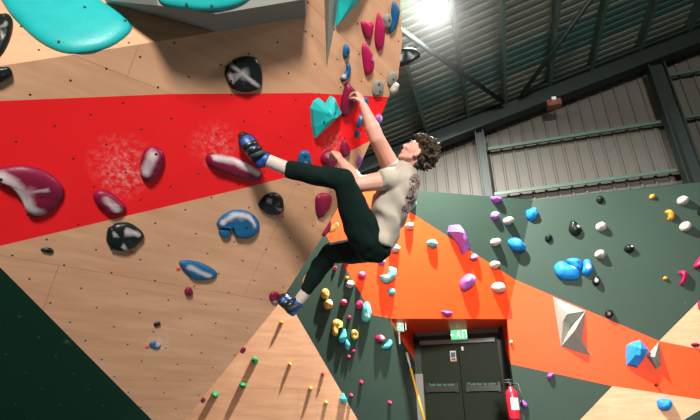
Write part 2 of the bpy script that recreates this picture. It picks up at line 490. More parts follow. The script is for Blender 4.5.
link_mesh('top_latch', bm, M_WHITE, d_, False, P)
# grey cover strip left of the doors, lintel board
bm = bmesh.new(); P = dp(420, 374, 9.88); abox(bm, P.x - .09, P.x + .06, 9.84, 9.91, 0, P.z)
struct(link_mesh('trim_2', bm, M_GREY, smooth=False))
bm = bmesh.new(); P, Q = dp(415, 334.5, 9.88), dp(498, 329.5, 9.88); abox(bm, P.x, Q.x, 9.86, 9.905, P.z - .04, P.z + .07)
struct(link_mesh('trim_3', bm, plain('lintel_board', (.16, .13, .10), .6), smooth=False))
# notice on the left leaf
P, Q = dp(449.8, 351, 9.92), dp(456.6, 361, 9.92)
t_ = empty('door_notice', V(((P.x + Q.x) / 2, 9.925, Q.z)), 'small white blue and red notice stuck on the left door leaf', 'sign')
cx = (P.x + Q.x) / 2
bm = bmesh.new(); abox(bm, P.x, Q.x, 9.921, 9.929, Q.z, P.z); link_mesh('sheet', bm, M_WHITE, t_, False, t_.location.copy())
hz = P.z - Q.z
bm = bmesh.new(); abox(bm, P.x + .015, Q.x - .015, 9.918, 9.921, Q.z + hz * .36, P.z - hz * .14); link_mesh('blue_panel', bm, plain('sign_blue', (.02, .09, .16), .5), t_, False, t_.location.copy())
bm = bmesh.new(); abox(bm, P.x + .015, Q.x - .015, 9.918, 9.921, Q.z + hz * .05, Q.z + hz * .30); link_mesh('red_panel', bm, plain('sign_red', (.5, .03, .04), .5), t_, False, t_.location.copy())
# exit signs
M_EXIT = plain('exit_green', (.1, .8, .35), .4, emit=(.16, .85, .32), estr=1.15)
M_EXITW = plain('exit_white', (.9, 1, .9), .4, emit=(.8, 1, .85), estr=1.3)
def exit_sign(P, ax, w, h, label, hang):
    n = Z.cross(ax).normalized()
    if n.dot(CAM - P) < 0: n = -n
    t = empty('exit_sign', P, label, 'exit sign', 'lit green exit signs')
    bm = bmesh.new(); box(bm, P, ax * (w / 2), Z * (h / 2), n * .035); link_mesh('light_box', bm, M_WHITE, t, False, P)
    bm = bmesh.new(); box(bm, P + n * .037, ax * (w / 2 - .012), Z * (h / 2 - .012), n * .003); link_mesh('lit_panel', bm, M_EXIT, t, False, P)
    bm = bmesh.new(); q = P + n * .041; s = h / .16
    def seg(a, b, r):
        a3 = q + ax * (a[0] * s) + Z * (a[1] * s); b3 = q + ax * (b[0] * s) + Z * (b[1] * s)
        d = (b3 - a3) / 2; u = n.cross(d).normalized(); box(bm, (a3 + b3) / 2, d, u * r * s, n * .001)
    # running figure, arrow and doorway
    box(bm, q + ax * (.0 * s) + Z * (.045 * s), ax * .011 * s, Z * .011 * s, n * .001)
    def flush(nm):
        nonlocal bm
        link_mesh(nm, bm, M_EXITW, t, False, P); bm = bmesh.new()
    for i_, (a, b_, r) in enumerate((((0, .035), (-.012, -.005), .009), ((-.012, -.005), (.02, -.025), .006), ((.02, -.025), (.01, -.055), .005), ((-.012, -.005), (-.03, -.03), .006),
                    ((-.03, -.03), (-.055, -.035), .005), ((0, .03), (.03, .012), .004), ((0, .03), (-.032, .018), .004),
                    ((-.12, 0), (-.07, 0), .006), ((-.12, 0), (-.10, .02), .006), ((-.12, 0), (-.10, -.02), .006),
                    ((.06, -.055), (.06, .055), .006), ((.06, .055), (.115, .055), .006), ((.115, .055), (.115, -.055), .006))):
        seg(a, b_, r)
        if i_ == 7: flush('running_figure')
        if i_ == 10: flush('arrow')
    flush('doorway_symbol')
    bm.free()
    if hang:
        bm = bmesh.new(); box(bm, P + Z * hang[0] + n * .0, ax * .012, Z * hang[1], n * .012); link_mesh('bracket', bm, M_WHITE, t, False, P)
    return t
P, Q = atY(450.3, 330, 9.78), atY(467.8, 339.6, 9.78)
exit_sign((P + Q) / 2, X, Q.x - P.x, P.z - Q.z, 'lit green exit sign mounted above the double doors', (0, .01))
C0 = atY(398.6, 326, 8.45); ax = (cw(.82, .57, 0)).normalized()
exit_sign(C0, ax, .19, .19, 'small lit exit sign seen side on at the left jamb of the doorway', (-.20, .12))
# pole leaning in the doorway
a, b_ = atY(406.5, 353, 8.85), atY(427, 430, 8.65)
t_ = empty('yellow_pole', V((b_.x, b_.y, b_.z)), 'long yellow brush pole leaning on the left jamb of the doorway', 'pole')
mid = a.lerp(b_, .22)
bm = bmesh.new(); tube(bm, [mid, b_], .022); link_mesh('handle', bm, plain('yellow_paint', (.75, .36, .02), .4), t_, True, b_)
bm = bmesh.new(); tube(bm, [a, mid], [.03, .016]); link_mesh('metal_end', bm, M_GREY, t_, True, b_)
# fire extinguisher on its hook right of the doors
P = atY(512.6, 402, 8.70); r_ = .095
t_ = empty('fire_extinguisher', P - Z * .26, 'red fire extinguisher hanging at the right edge of the doorway', 'fire extinguisher')
M_FE = plain('extinguisher_red', (.62, .012, .03), .3)
bm = bmesh.new(); loft(bm, [(P + Z * z, X * r, Y * r) for z, r in ((-.26, r_ * .92), (-.24, r_), (.12, r_), (.17, r_ * .85), (.21, r_ * .4), (.24, r_ * .35))], 20)
link_mesh('cylinder_body', bm, M_FE, t_, True, t_.location.copy())
bm = bmesh.new(); tube(bm, [P + Z * .23, P + Z * .29], .022); box(bm, P + Z * .30 - X * .03, X * .07, Y * .014, Z * .012); box(bm, P + Z * .34 - X * .03, X * .08, Y * .014, Z * .010)
link_mesh('valve', bm, M_DARK, t_, True, t_.location.copy())
bm = bmesh.new(); tube(bm, [P + V((.03, 0, .28)), P + V((.12, 0, .27)), P + V((.15, -.02, .12)), P + V((.135, -.02, -.08))], .014); link_mesh('hose', bm, M_DARK, t_, True, t_.location.copy())
bm = bmesh.new(); loft(bm, [(P + Z * z, X * (r_ + .002), Y * (r_ + .002)) for z in (-.12, .06)], 20, caps=False)
bmesh.ops.delete(bm, geom=[f for f in bm.faces if f.calc_center_median().dot(cw(.5, -1, 0)) < P.dot(cw(.5, -1, 0)) + .06], context='FACES')
link_mesh('label_sticker', bm, M_WHITE, t_, True, t_.location.copy())

# ------------------------------------------------------------------ lamps
P = at(433, -3, 8.0)
t_ = empty('high_bay_lamp', P, 'bright round high bay lamp hanging from the roof above the climber', 'lamp')
bm = bmesh.new(); loft(bm, [(P + Z * z, X * r, Y * r) for z, r in ((.02, .20), (.10, .19), (.16, .12), (.30, .10))], 24)
link_mesh('housing', bm, M_GREY, t_, True, P)
bm = bmesh.new(); loft(bm, [(P + Z * z, X * r, Y * r) for z, r in ((.018, .185), (-.02, .17), (-.035, .10))], 24)
link_mesh('lens', bm, plain('lamp_glass', (1, 1, 1), .3, emit=(1, 1, .96), estr=60.0), t_, True, P)
bm = bmesh.new(); tube(bm, [P + Z * .3, V((P.x, P.y, roofz(P.x) + .02))], .02); link_mesh('hanger', bm, M_DARK, t_, True, P)

def lamp(name, loc, power, size, target=None, col=(1, .97, .92), kind='AREA', spread=180):
    l = bpy.data.lights.new(name, kind); l.energy = power; l.color = col
    if kind == 'AREA':
        l.shape = 'DISK'; l.size = size; l.spread = math.radians(spread)
    else: l.shadow_soft_size = size
    o = bpy.data.objects.new(name, l); o.location = loc; COL.objects.link(o)
    if target is not None: o.rotation_euler = (V(target) - V(loc)).to_track_quat('-Z', 'Y').to_euler()
    return o
lamp('high_bay_light', P - Z * .06, 1750, .2, P - Z * 3 + Y * .3, spread=165)
lamp('high_bay_light', P - Z * .12, 130, .15, kind='POINT')
# an unseen lamp to the right, then a fill behind the camera
lamp('high_bay_light', cw(7.0, 1.0, 6.6), 170, 1.5, cw(1, 3, 1.5), spread=120)
lamp('high_bay_light', cw(.6, -8.5, 5.2), 770, 2.0, cw(.9, 4, 3.0), spread=95)  # broad fill set low, standing in for floor bounce and far lamps
# haze sphere added to imitate the lens glow round the lamp
m, nt, bb = newmat('lamp_glow_haze'); nt.nodes.remove(bb)
tc = N(nt, 'ShaderNodeTexCoord'); ln = N(nt, 'ShaderNodeVectorMath', operation='LENGTH'); L(nt, tc.outputs['Object'], ln.inputs[0])
vs = N(nt, 'ShaderNodeVolumeScatter'); L(nt, math_(nt, 'MULTIPLY', math_(nt, 'POWER', ramp(nt, ln.outputs['Value'], 1.9, .0), 2.0), 0.011), vs.inputs['Density'])
L(nt, vs.outputs[0], nt.nodes['Material Output'].inputs['Volume'])
bm = bmesh.new(); bmesh.ops.create_icosphere(bm, subdivisions=3, radius=1.9)
o = link_mesh('haze', bm, m, None, True); o.location = P - Z * .1; o['kind'] = 'stuff'
tag(o, 'soft haze added as lens glow around the bright high bay lamp', 'haze')
w = bpy.data.worlds.new('hall_air'); w.use_nodes = True; SC.world = w
w.node_tree.nodes['Background'].inputs[0].default_value = (.75, .9, .85, 1)
w.node_tree.nodes['Background'].inputs[1].default_value = .022
# ------------------------------------------------------------------ holds
def el(cx, cy, rx, ry=None, rot=0, n=12):
    ry = ry or rx; a = math.radians(rot)
    return [(cx + rx * math.cos(t) * math.cos(a) - ry * math.sin(t) * math.sin(a), cy + rx * math.cos(t) * math.sin(a) + ry * math.sin(t) * math.cos(a))
            for t in (2 * math.pi * i / n for i in range(n))]

def smooth_outline(p, sub=3):
    out = []; n = len(p)
    for i in range(n):
        p0, p1, p2, p3 = p[i - 1], p[i], p[(i + 1) % n], p[(i + 2) % n]
        for k in range(sub):
            t = k / sub
            f = lambda a, b, c, d: .5 * (2 * b + (c - a) * t + (2 * a - 5 * b + 4 * c - d) * t * t + (3 * b - a - 3 * c + d) * t ** 3)
            out.append((f(p0[0], p1[0], p2[0], p3[0]), f(p0[1], p1[1], p2[1], p3[1])))
    return out

M_BOLT = plain('bolt_steel', (.10, .10, .09), .35, .7)
M_HOLE = plain('bolt_hole', (.01, .012, .012), .6)
SEED = [0]; WFRONT_ = [None]
def hold(label, pl, outline, h, color, group, chalk=(), bolts=(), facet=False, top=None, lump=.10, name='climbing_hold', K=6, dish=0.0, edge=.85):
    if pl in (MAIN, PALE, WFRONT_[0]) and not facet: h *= .42; edge = min(edge, .42)
    if pl is SIDE and not facet: h *= .5; edge = min(edge, .5)
    SEED[0] += 1; sd = V((SEED[0] * 3.7, SEED[0] * 1.3, SEED[0] * .7))
    pts = outline if facet else smooth_outline(outline)
    P = [pl.hit(x, y) for x, y in pts]
    C = sum(P, V()) / len(P)
    T = pl.hit(*top) if top else C
    rad = sum((p - C).length for p in P) / len(P)
    bm = bmesh.new(); rows = []
    rows.append([bm.verts.new(p - pl.n * .004) for p in P])
    if facet:
        rows.append([bm.verts.new(p.lerp(T, .05) + pl.n * h * .28) for p in P])
        rows.append([bm.verts.new(p.lerp(T, .62) + pl.n * (h * (.90 + .06 * math.sin(i * 2.4 + SEED[0])))) for i, p in enumerate(P)])
    else:
        for k in range(1, K):
            a = math.pi / 2 * k / K
            s = math.cos(a) ** edge; z = math.sin(a) * h
            row = []
            for p in P:
                q = C.lerp(p, s) + (T - C) * (1 - s)
                nz = noise.noise((q + sd) * (1.6 / rad))
                row.append(bm.verts.new(q + pl.n * (z * (1 + lump * 2.2 * nz) - dish * h * max(0, 1 - s * 1.5)) + (q - C) * lump * .5 * nz))
            rows.append(row)
    n = len(P)
    for r0, r1 in zip(rows, rows[1:]):
        for i in range(n): bm.faces.new((r0[i], r0[(i + 1) % n], r1[(i + 1) % n], r1[i]))
    cv = bm.verts.new(T + pl.n * h * ((1.0 - dish) if not facet else 1.02))
    for i in range(n): bm.faces.new((rows[-1][i], rows[-1][(i + 1) % n], cv))
    bm.faces.new(list(reversed(rows[0])))
    o = link_mesh(name, bm, hold_mat(color), None, not facet, C.copy())
    tag(o, label, 'climbing hold', group)
    if chalk:
        at_ = o.data.attributes.new('chalk', 'FLOAT', 'POINT')
        D = []
        for t_ in chalk:
            px_ = (pl.hit(t_[0], t_[1]) - pl.hit(t_[0] + 1, t_[1])).length
            D.append((pl.hit(t_[0], t_[1]), pl.hit(t_[-3], t_[-2]), t_[-1] * px_) if len(t_) == 5 else (pl.hit(t_[0], t_[1]), pl.hit(t_[0], t_[1]), t_[-1] * px_))
        def segd(w_, a, b):
            ab = b - a; k = max(0, min(1, (w_ - a).dot(ab) / ab.length_squared)) if ab.length > 1e-6 else 0
            return (w_ - a - ab * k).length
        for v in o.data.vertices:
            w_ = v.co + C; w_ = w_ - pl.n * (w_ - pl.p).dot(pl.n)
            at_.data[v.index].value = max(max(0, min(1, 1.25 - segd(w_, d, e) / r)) for d, e, r in D)
    me = o.data
    for (x, y) in bolts:
        Q = pl.hit(x, y)
        # height of the hold's surface there
        s, loc_, nrm, _ = o.ray_cast(Q + pl.n * 1.0 - C, -pl.n)
        S_ = (loc_ + C) if s else Q + pl.n * h * .8
        bm = bmesh.new(); a, b_ = perp(pl.n)
        loft(bm, [(S_ - pl.n * .01, a * .008, b_ * .008), (S_ + pl.n * .0025, a * .008, b_ * .008), (S_ + pl.n * .003, a * .004, b_ * .004)], 10)
        link_mesh('bolt', bm, M_HOLE, o, False, S_)
    return o

def volume(name, label, cat, pl, pts, mat, group=None):
    """convex wooden volume; pts are (px, py, height over the wall)"""
    P = [q if isinstance(q, Vector) else pl.hit(q[0], q[1], q[2]) if q[2] else pl.hit(q[0], q[1], -.003) for q in pts]
    C = sum(P, V()) / len(P)
    bm = bmesh.new()
    for p in P: bm.verts.new(p)
    bmesh.ops.convex_hull(bm, input=bm.verts[:])
    bmesh.ops.delete(bm, geom=[v for v in bm.verts if not v.link_faces], context='VERTS')
    bmesh.ops.dissolve_limit(bm, angle_limit=.02, verts=bm.verts[:], edges=bm.edges[:])
    o = link_mesh(name, bm, mat, None, False, C)
    return tag(o, label, cat, group)

M_VOL = plain('grey_volume_paint', (.225, .235, .20), .7, var=.06)
M_VOL.node_tree.nodes['Principled BSDF'].inputs['Specular IOR Level'].default_value = .15
GV = 'grey plywood volumes'
wa_, wb_, wc_ = MAIN.hit(216, 14, .20), MAIN.hit(305, -1, .18), MAIN.hit(150, -60, .10)
WFRONT = Plane(wa_, (wb_ - wa_).cross(wc_ - wa_)); WF_ = WFRONT.hit
volume('wall_volume', 'big grey wedge volume on the prow top carrying a turquoise pad', 'volume', MAIN,
       [(106, 3, -.25), (216, 32, 0), (305.5, 17, 0), (309, -50, 0), (90, -70, -.28), (111, 1, -.17), WF_(158, 5.5), wa_, wb_, WF_(309, -50), WF_(140, -70)], M_VOL, GV)
volume('wall_volume', 'slim grey spike volume pointing down near the top of the prow corner', 'volume', SIDE,
       [(322.5, -45, 0), (326.6, 70.5, 0), (335, 26, 0), (346, -45, 0), (329, 0, .07), (332, -45, .10)], M_VOL, GV)

G1 = 'large holds on the overhang'
G2 = 'holds on the prow corner'
G3 = 'holds on the far wall left of the fold'
G4 = 'holds on the far wall right of the fold'
G5 = 'small holds low on the green and wood wall'
# -- overhang
hold('huge turquoise pad at the top left corner of the overhang', PALE, [(-6, -14), (1, 0), (13, 18), (38, 41), (62, 53), (85, 53.5), (110, 47.5), (128, 35), (132, 26), (123, 15), (106, 5), (88, -8), (40, -24)], .10, 'turquoise', G1,
     bolts=[(61, 46.5), (126, 25), (87, 13.5)], lump=.03, edge=.35, name='climbing_hold')
hold('black hold cut by the left edge above the brown plywood, beside the huge turquoise pad', PALE, [(-10, 16), (2, 15), (9, 15), (13.5, 23), (10, 41), (0, 58), (-10, 60)], .07, 'black', G1, chalk=[(4, 28, 8), (2, 40, 7)], bolts=[(6, 20)])
hold('small black hold at the left edge just above the red band', MAIN, [(-8, 68), (2, 67), (9, 67), (12.5, 73), (10, 77), (0, 83), (-8, 84)], .06, 'black', G1, bolts=[(4, 74)])
WFRONT_[0] = WFRONT
hold('turquoise pad on the big grey wedge volume at the top', WFRONT, [(152, -18), (157, -2), (165, 6), (190, 10.5), (215, 11), (237, 6), (251, -2), (258, -14), (200, -26)], .06, 'turquoise', G1, bolts=[(186, 5.5), (211, 7)], lump=.03, edge=.4)
hold('round black hold with a white chalk streak above the red band', MAIN, [(225, 69), (227, 65), (232, 62), (234, 59), (245, 56), (257, 59), (262.5, 74.5), (260, 87.5), (247, 92), (232, 89), (225, 77)], .09, 'black', G1,
     chalk=[(231, 65, 258, 86, 3.2), (229, 74, 231, 80, 4)], bolts=[(242, 82.5), (230, 80)])
hold('large maroon hold with a broad chalky inner edge at the left of the red band', MAIN, [(-12, 170), (0, 167.5), (23, 165), (46, 171), (62, 185), (64.5, 195), (58, 205), (51, 211.5), (36, 217), (27, 212), (23, 203), (15, 191), (0, 179), (-10, 176)], .10, 'maroon', G1,
     chalk=[(2, 175, 18, 182, 10), (18, 182, 30, 204, 10), (30, 206, 42, 211, 8), (48, 186, 52, 190, 3)], bolts=[(42, 193.5), (2, 177)], lump=.05, edge=.6)
hold('upright egg shaped maroon hold with chalk on its left half in the red band', MAIN, [(140, 164), (144, 151), (152, 146), (162, 150), (165, 160), (159, 173), (149, 181), (141, 177)], .09, 'maroon', G1, chalk=[(152, 154, 145, 170, 7.5)], bolts=[(155.5, 152.5), (155.5, 167)], edge=.6)
hold('maroon hold with a chalky centre at the lower edge of the red band', MAIN, [(93, 196), (99, 190), (110, 192), (123, 203), (126, 208), (121, 214), (108, 213), (98, 205)], .08, 'maroon', G1, chalk=[(106, 198, 118, 208, 6)], edge=.6)
hold('round black hold on plywood just below the red band, left of the blue horseshoe', MAIN, [(106, 238.5), (108, 228), (112, 226), (116, 223), (128.5, 222.5), (140, 229.5), (144, 237), (136, 246), (131, 248), (126, 251), (113, 249), (107, 242)], .09, 'black', G1,
     chalk=[(114, 231, 126, 248, 3.4), (127, 228, 138, 233, 4)], bolts=[(130, 239.5), (112, 247)])
hold('tiny black hold on plywood under the left part of the red band', MAIN, [(40, 249.5), (46, 247.5), (52, 248.5), (53.5, 252), (46, 252)], .03, 'black', G1)
hold('long maroon rail hold with chalky top under the climber\'s raised foot', MAIN, [(205.5, 158), (210, 153), (226.5, 155), (247, 162), (261, 171), (262.5, 177), (255, 180.5), (237, 177), (216, 169), (207, 164)], .09, 'maroon', G1,
     chalk=[(214, 156, 236, 160, 4.5), (236, 161, 257, 172, 4.5)], bolts=[(237, 172)], edge=.6)
hold('black hold with grey streaks on plywood left of the climber\'s thigh', MAIN, [(258, 205), (261, 200), (265, 195), (274, 192), (282, 196.5), (283.5, 205), (281.5, 212.5), (271, 215), (263.5, 211.5)], .08, 'black', G1, chalk=[(268, 199, 4), (275, 203, 4), (279, 208, 3)], bolts=[(270, 207)])
hold('blue horseshoe shaped hold on the plywood overhang', MAIN, [(216, 224), (222, 215.5), (235, 209.5), (250.5, 212.5), (259, 222), (258, 232), (248, 238), (237, 237.5), (233, 231), (232, 226), (227, 225.5), (220, 226.5)], .09, 'blue', G1, chalk=[(222, 221, 234, 213, 4), (234, 213, 248, 215, 4), (248, 215, 254, 224, 3)], bolts=[(246, 226)], dish=.45)
hold('small blue knob tucked inside the blue horseshoe hold', MAIN, [(218.5, 230.5), (224, 227.5), (230, 229), (230.5, 234.5), (225.5, 237.5), (220, 235)], .06, 'blue', G1)
hold('blue lens shaped hold with chalky middle on the plywood overhang', MAIN, [(179, 263), (186, 260), (199, 262), (212, 268), (217.5, 274), (212, 278.5), (199, 280), (189, 276)], .07, 'blue', G1, chalk=[(188, 265, 209, 274, 4.2)])
hold('small round maroon foothold alone on plywood below the blue lens hold', MAIN, el(188.5, 291.5, 4.3), .05, 'maroon', G1, bolts=[(188.5, 291)])
hold('round maroon foothold under the climber\'s lower shoe', MAIN, el(274.5, 297, 5.6), .05, 'maroon', G1, chalk=[(274, 301, 3)])
hold('tiny black foothold low on the plywood overhang above a chalky blue one', MAIN, el(157, 324, 3.6, 2.3, -15), .03, 'black', G1)
hold('tiny chalky blue foothold low on the plywood overhang', MAIN, el(155, 345, 6, 3.4, 5), .03, 'blue', G1, chalk=[(158, 344, 4)])
hold('blue oval hold with chalk at the lower end above the climber\'s shin', MAIN, [(297.5, 158), (301, 151), (308, 151), (311, 158), (309.5, 165), (299, 165)], .07, 'blue', G1, chalk=[(304, 162, 4)], bolts=[(304, 155)])
hold('small dark maroon hold sticking out of the overhang\'s lower edge', MAIN, el(243, 350, 2.4, 3.6, 40), .03, 'maroon', G1)
hold('tiny dark purple hold near the bottom of the overhang\'s lower edge', MAIN, el(203, 400, 2, 3, 40), .03, 'maroon', G1)
# -- prow corner
hold('turquoise hold with a notched top across the prow corner in the red band', SIDE, [(310, 108), (313, 101), (318, 97.5), (321.5, 100.5), (324.5, 104.5), (327, 100), (330, 95.5), (333.5, 97), (337, 105), (340.5, 112), (328, 125), (313.5, 138), (311.5, 126)], .09, 'turquoise', G2, facet=True, top=(324, 116), bolts=[(318, 120)])
hold('turquoise wedge beside the slim grey spike at the top', SIDE, [(338, -22), (337, 2), (335, 26), (346, 15), (359, 0), (374, -22)], .08, 'turquoise', G2, facet=True, top=(346, -4))
hold('tall maroon hold gripped by the climber\'s upper hand', SIDE, [(340.5, 113.5), (341, 100), (346, 82.5), (351, 86), (356, 92), (356.5, 99), (350.5, 111), (345, 116.5)], .10, 'maroon', G2, chalk=[(356, 93, 3)], edge=.6)
hold('round maroon hold gripped by the climber\'s lower hand', SIDE, [(320.5, 157), (324, 152), (329, 149.5), (335, 152), (337, 158), (334, 165), (329, 168), (322, 165)], .09, 'maroon', G2)
hold('pointed maroon hold just right of the climber\'s lower hand', SIDE, [(340, 148), (344, 139.5), (349.5, 148), (348.5, 153), (345, 157), (341, 155)], .06, 'maroon', G2)
hold('narrow purple hold at the prow edge above the climber\'s forearm', SIDE, [(356, 163), (359, 155), (361.3, 158.5), (358.8, 167)], .04, 'violet', G2)
hold('small chalky purple hold at the prow edge beside the climber\'s raised arm', SIDE, [(374.5, 118.5), (378.5, 113.5), (381.5, 119), (378.5, 123.5)], .05, 'violet', G2, chalk=[(380, 117, 3)])
hold('maroon oval hold on plywood between the climber\'s knee and the prow corner', SIDE, [(315, 205), (316, 196), (322, 192.5), (329, 194), (331, 199), (328, 209), (322, 216.5), (316.5, 216)], .07, 'maroon', G2)
hold('blue hold behind the climber\'s raised forearm', SIDE, [(361, 104), (363, 97.5), (367, 98), (367.5, 104), (363, 110)], .05, 'blue', G2)
hold('long blue hold left of the climber\'s raised elbow', SIDE, [(356, 126), (359, 116), (362.5, 111), (364, 115), (361, 123), (358.5, 128)], .05, 'blue', G2, chalk=[(360, 117, 2)])
hold('small round blue hold under the long blue one by the raised elbow', SIDE, [(354.5, 133), (357, 130), (359.5, 133), (358, 136.5), (355, 137)], .04, 'blue', G2)
hold('small blue drop shaped hold right of the grey spike tip', SIDE, [(342.5, 55), (343.5, 46), (346, 44), (348, 47), (348.5, 54), (345, 59)], .05, 'blue', G2, bolts=[(345.5, 52)])
hold('blue hook shaped hold above the hold of the upper hand', SIDE, [(340, 79), (343.5, 74), (346, 69), (346, 64), (349, 63), (350, 72), (347, 79), (342.5, 82)], .05, 'blue', G2, chalk=[(343, 76, 2.5)])
hold('heart shaped maroon hold, leftmost of the three near the top of the prow corner', SIDE, [(360.5, 23), (363.5, 21), (367, 23), (371.5, 22), (373, 25), (371, 33), (368, 40), (363.5, 35)], .06, 'magenta', G2)
hold('upright lens shaped magenta hold near the top of the prow corner', SIDE, [(374.5, 31), (376, 19), (378.5, 12.5), (382, 20), (383.3, 30), (382, 46), (377.5, 50.5), (374.5, 43)], .07, 'magenta', G2)
hold('magenta hold with bolts below the heart shaped one', SIDE, [(361.5, 49), (364, 42.5), (369, 49), (373, 57), (371.5, 71), (366, 76.5), (363, 66)], .07, 'magenta', G2, chalk=[(371, 58, 3)], bolts=[(369, 61)])
hold('grey hold between the magenta lens and the tall blue hold', SIDE, [(383, 22), (384, 15), (389, 13.5), (391, 20), (389, 27), (384.5, 29.5)], .05, 'grey', G2, bolts=[(387, 20)])
hold('tall blue hold at the top right edge of the prow', SIDE, [(393, 1), (396, 3), (398.3, 10), (397, 21), (393, 31), (389.5, 34), (388.8, 31), (391, 21), (391, 9)], .06, 'blue', G2)
hold('grey oval hold with two bolts above the right end of the red band', SIDE, [(372, 93), (374, 81.5), (380, 80), (383.5, 86), (381.5, 94), (376, 97)], .05, 'grey', G2, bolts=[(377, 84), (377.5, 91)])
hold('grey oval hold nearest the right edge of the prow', SIDE, [(387, 84), (389, 73), (394, 71.5), (396.3, 77), (394, 85), (390, 87)], .05, 'grey', G2, bolts=[(391, 79)])
hold('whitish hold poking past the prow edge above the red band', SIDE, [(389, 90), (391, 83), (395, 82), (397, 86), (394, 92), (390, 93)], .09, 'white', G2)
EDGE = Plane(SIDE.hit(399, 57) + cw(-.05, .28, .0), cw(.8, -.6, -.3))
hold('black hold sticking out behind the prow\'s right edge', EDGE, [(392, 68), (394, 52), (403, 48), (410, 50.5), (413, 56), (410, 62), (403, 65), (400, 68.5)], .12, 'black', G2, chalk=[(409, 51, 3)])
hold('small maroon hold at the prow\'s lower tip left of the climber\'s knee', SIDE, [(322, 234), (325.5, 228.5), (330, 221), (331, 223), (328, 231), (323.5, 236)], .05, 'maroon', G2)
EDG2 = Plane(SIDE.hit(338, 204) + cw(-.02, .10, .0), cw(.5, -.8, -.2))
hold('yellow hold at the prow\'s lower edge beside the knee', EDG2, [(329, 230), (332, 226), (336, 222.5), (337.5, 225.5), (334, 231), (330, 233)], .06, 'yellow', G2)
EDG3 = Plane(MAIN.hit(302, 272) + cw(.02, .10, .0), cw(.5, -.8, -.2))
hold('yellow hold behind the overhang edge near the lower shin', EDG3, [(302, 283), (304, 277), (308, 273), (309, 276), (306, 281), (303.5, 284)], .05, 'yellow', G2)

# -- far wall, left of the fold
def b1(label, o, h, c, **k): return hold(label, B1, o, h * 1.3, c, G3, **k)
b1('small cyan hold peeping out behind the climber\'s lower back', [(408.5, 208), (411, 203), (415, 201), (415.5, 206), (411, 210.5)], .10, 'cyan')
b1('white hold just right of the climber\'s waist', el(409, 226.5, 4.4, 3.6), .14, 'white', chalk=[(409, 225, 4)])
b1('white hold below the one at the climber\'s waist, by his hip', el(394.5, 249, 5, 4), .14, 'white', chalk=[(394, 247, 4)])
b1('cyan and white hold alone on the orange band left of the big violet pinch', el(431.5, 244, 5.2, 3.8, 15), .13, 'cyan', chalk=[(432, 242, 4)])
b1('big angular violet pinch across the green and orange edge', [(447.3, 232), (449, 225.5), (458, 225), (464, 237), (469.5, 248), (462, 255), (457, 244.5)], .20, 'violet', facet=True, top=(458, 236))
b1('violet ledge hold, topmost on the green wall', [(490, 197.5), (495, 197), (501, 199), (500, 202), (494, 203.2)], .10, 'violet')
b1('small violet hold under the topmost violet ledge', el(494.5, 216, 4, 4.2, 20), .10, 'violet', chalk=[(493, 214, 3)])
b1('white hold right of the small violet one on the green wall', el(507.3, 221.3, 4.6, 4), .13, 'white')
b1('white hold in the middle of the green triangle left of the lower blue hold', el(494.7, 242.5, 4.6, 4), .13, 'white')
b1('white hold on the border of green and orange', el(494, 265, 4.5, 4), .13, 'white')
b1('sky blue hold touching the fold of the green wall', [(526, 211), (529, 209.5), (533, 208.5), (535, 215), (531.5, 222), (526.5, 218)], .14, 'skyblue')
b1('sky blue hold on the green triangle above the orange band', [(507.5, 242), (513, 238), (519, 243), (523.5, 247.5), (522, 252), (513, 251)], .16, 'skyblue', chalk=[(520, 244, 3)])
b1('small violet hold on the orange band right of the big pinch', [(469.5, 258), (473.5, 253.8), (477.5, 257), (474, 260.5), (470.5, 260.5)], .11, 'violet', chalk=[(471, 257, 3)])
b1('violet chalky hold hanging in the middle of the orange band', [(459.5, 283), (463, 277), (469, 273.5), (474.5, 278), (473, 284), (467, 290), (461, 290)], .15, 'violet', chalk=[(471, 277, 4)])
b1('white and violet hold right of the violet chalky one on the orange band', [(491, 287), (495, 282.5), (501, 283), (504, 288), (501, 293), (494, 292)], .14, 'white')
b1('cyan crescent hold below the climber\'s hip', [(379.5, 276), (383, 277), (387, 275), (388, 270), (389.5, 266.5), (396, 269.5), (395, 277), (391, 281.5), (385.5, 283.8), (381, 281)], .15, 'cyan', chalk=[(385, 279, 4)])
b1('small cyan hold under the cyan crescent', el(391, 292, 3.8, 3.5), .11, 'cyan')
b1('small violet hold right under the climber\'s seat', el(381.5, 262, 3.5, 3.5), .10, 'violet', chalk=[(383, 261, 2)])
b1('pink hold on the orange band left of the cyan crescent', el(361.7, 275.5, 4.2, 4.0), .11, 'pink', chalk=[(361, 273, 2.5)])
b1('small red hold just under the climber\'s lower thigh', el(345.5, 263, 3.2, 3.6), .10, 'red')
b1('purple ledge hold on the lintel above the double doors', [(440.5, 311), (446, 311), (452, 312.5), (450, 315.5), (445, 316.5)], .10, 'violet')
def b5(label, o, h, c, **k): return hold(label, B1, o, h * 1.25, c, G5, **k)
b5('tiny orange hold above a white one beside the orange border', el(347, 278, 2, 1.8), .06, 'orange')
b5('white hold on the green wall left of the orange border', el(350, 284.3, 4.2, 4), .12, 'white')
b5('tall cyan hold at the left corner of the orange band', [(361.5, 312), (364, 303), (369, 303), (370.8, 316), (368, 321.5), (365, 322.5), (361.5, 319)], .15, 'cyan', chalk=[(366, 315, 4)])
b5('pink hold touching the tall cyan hold', el(359.5, 305, 3.8, 4.4), .11, 'pink')
b5('pink hold left of the tall cyan hold, level with the yellow pair', el(343.7, 302.5, 3.5, 3.2), .10, 'pink', chalk=[(344, 300, 2.5)])
b5('upper yellow hold of the stacked yellow pair right of the lower shoe', el(325, 294, 4.2, 5.6), .12, 'yellow')
b5('lower chalky yellow hold of the stacked yellow pair right of the lower shoe', el(328, 304.3, 4.6, 5.4), .13, 'yellow', chalk=[(330, 302, 4)])
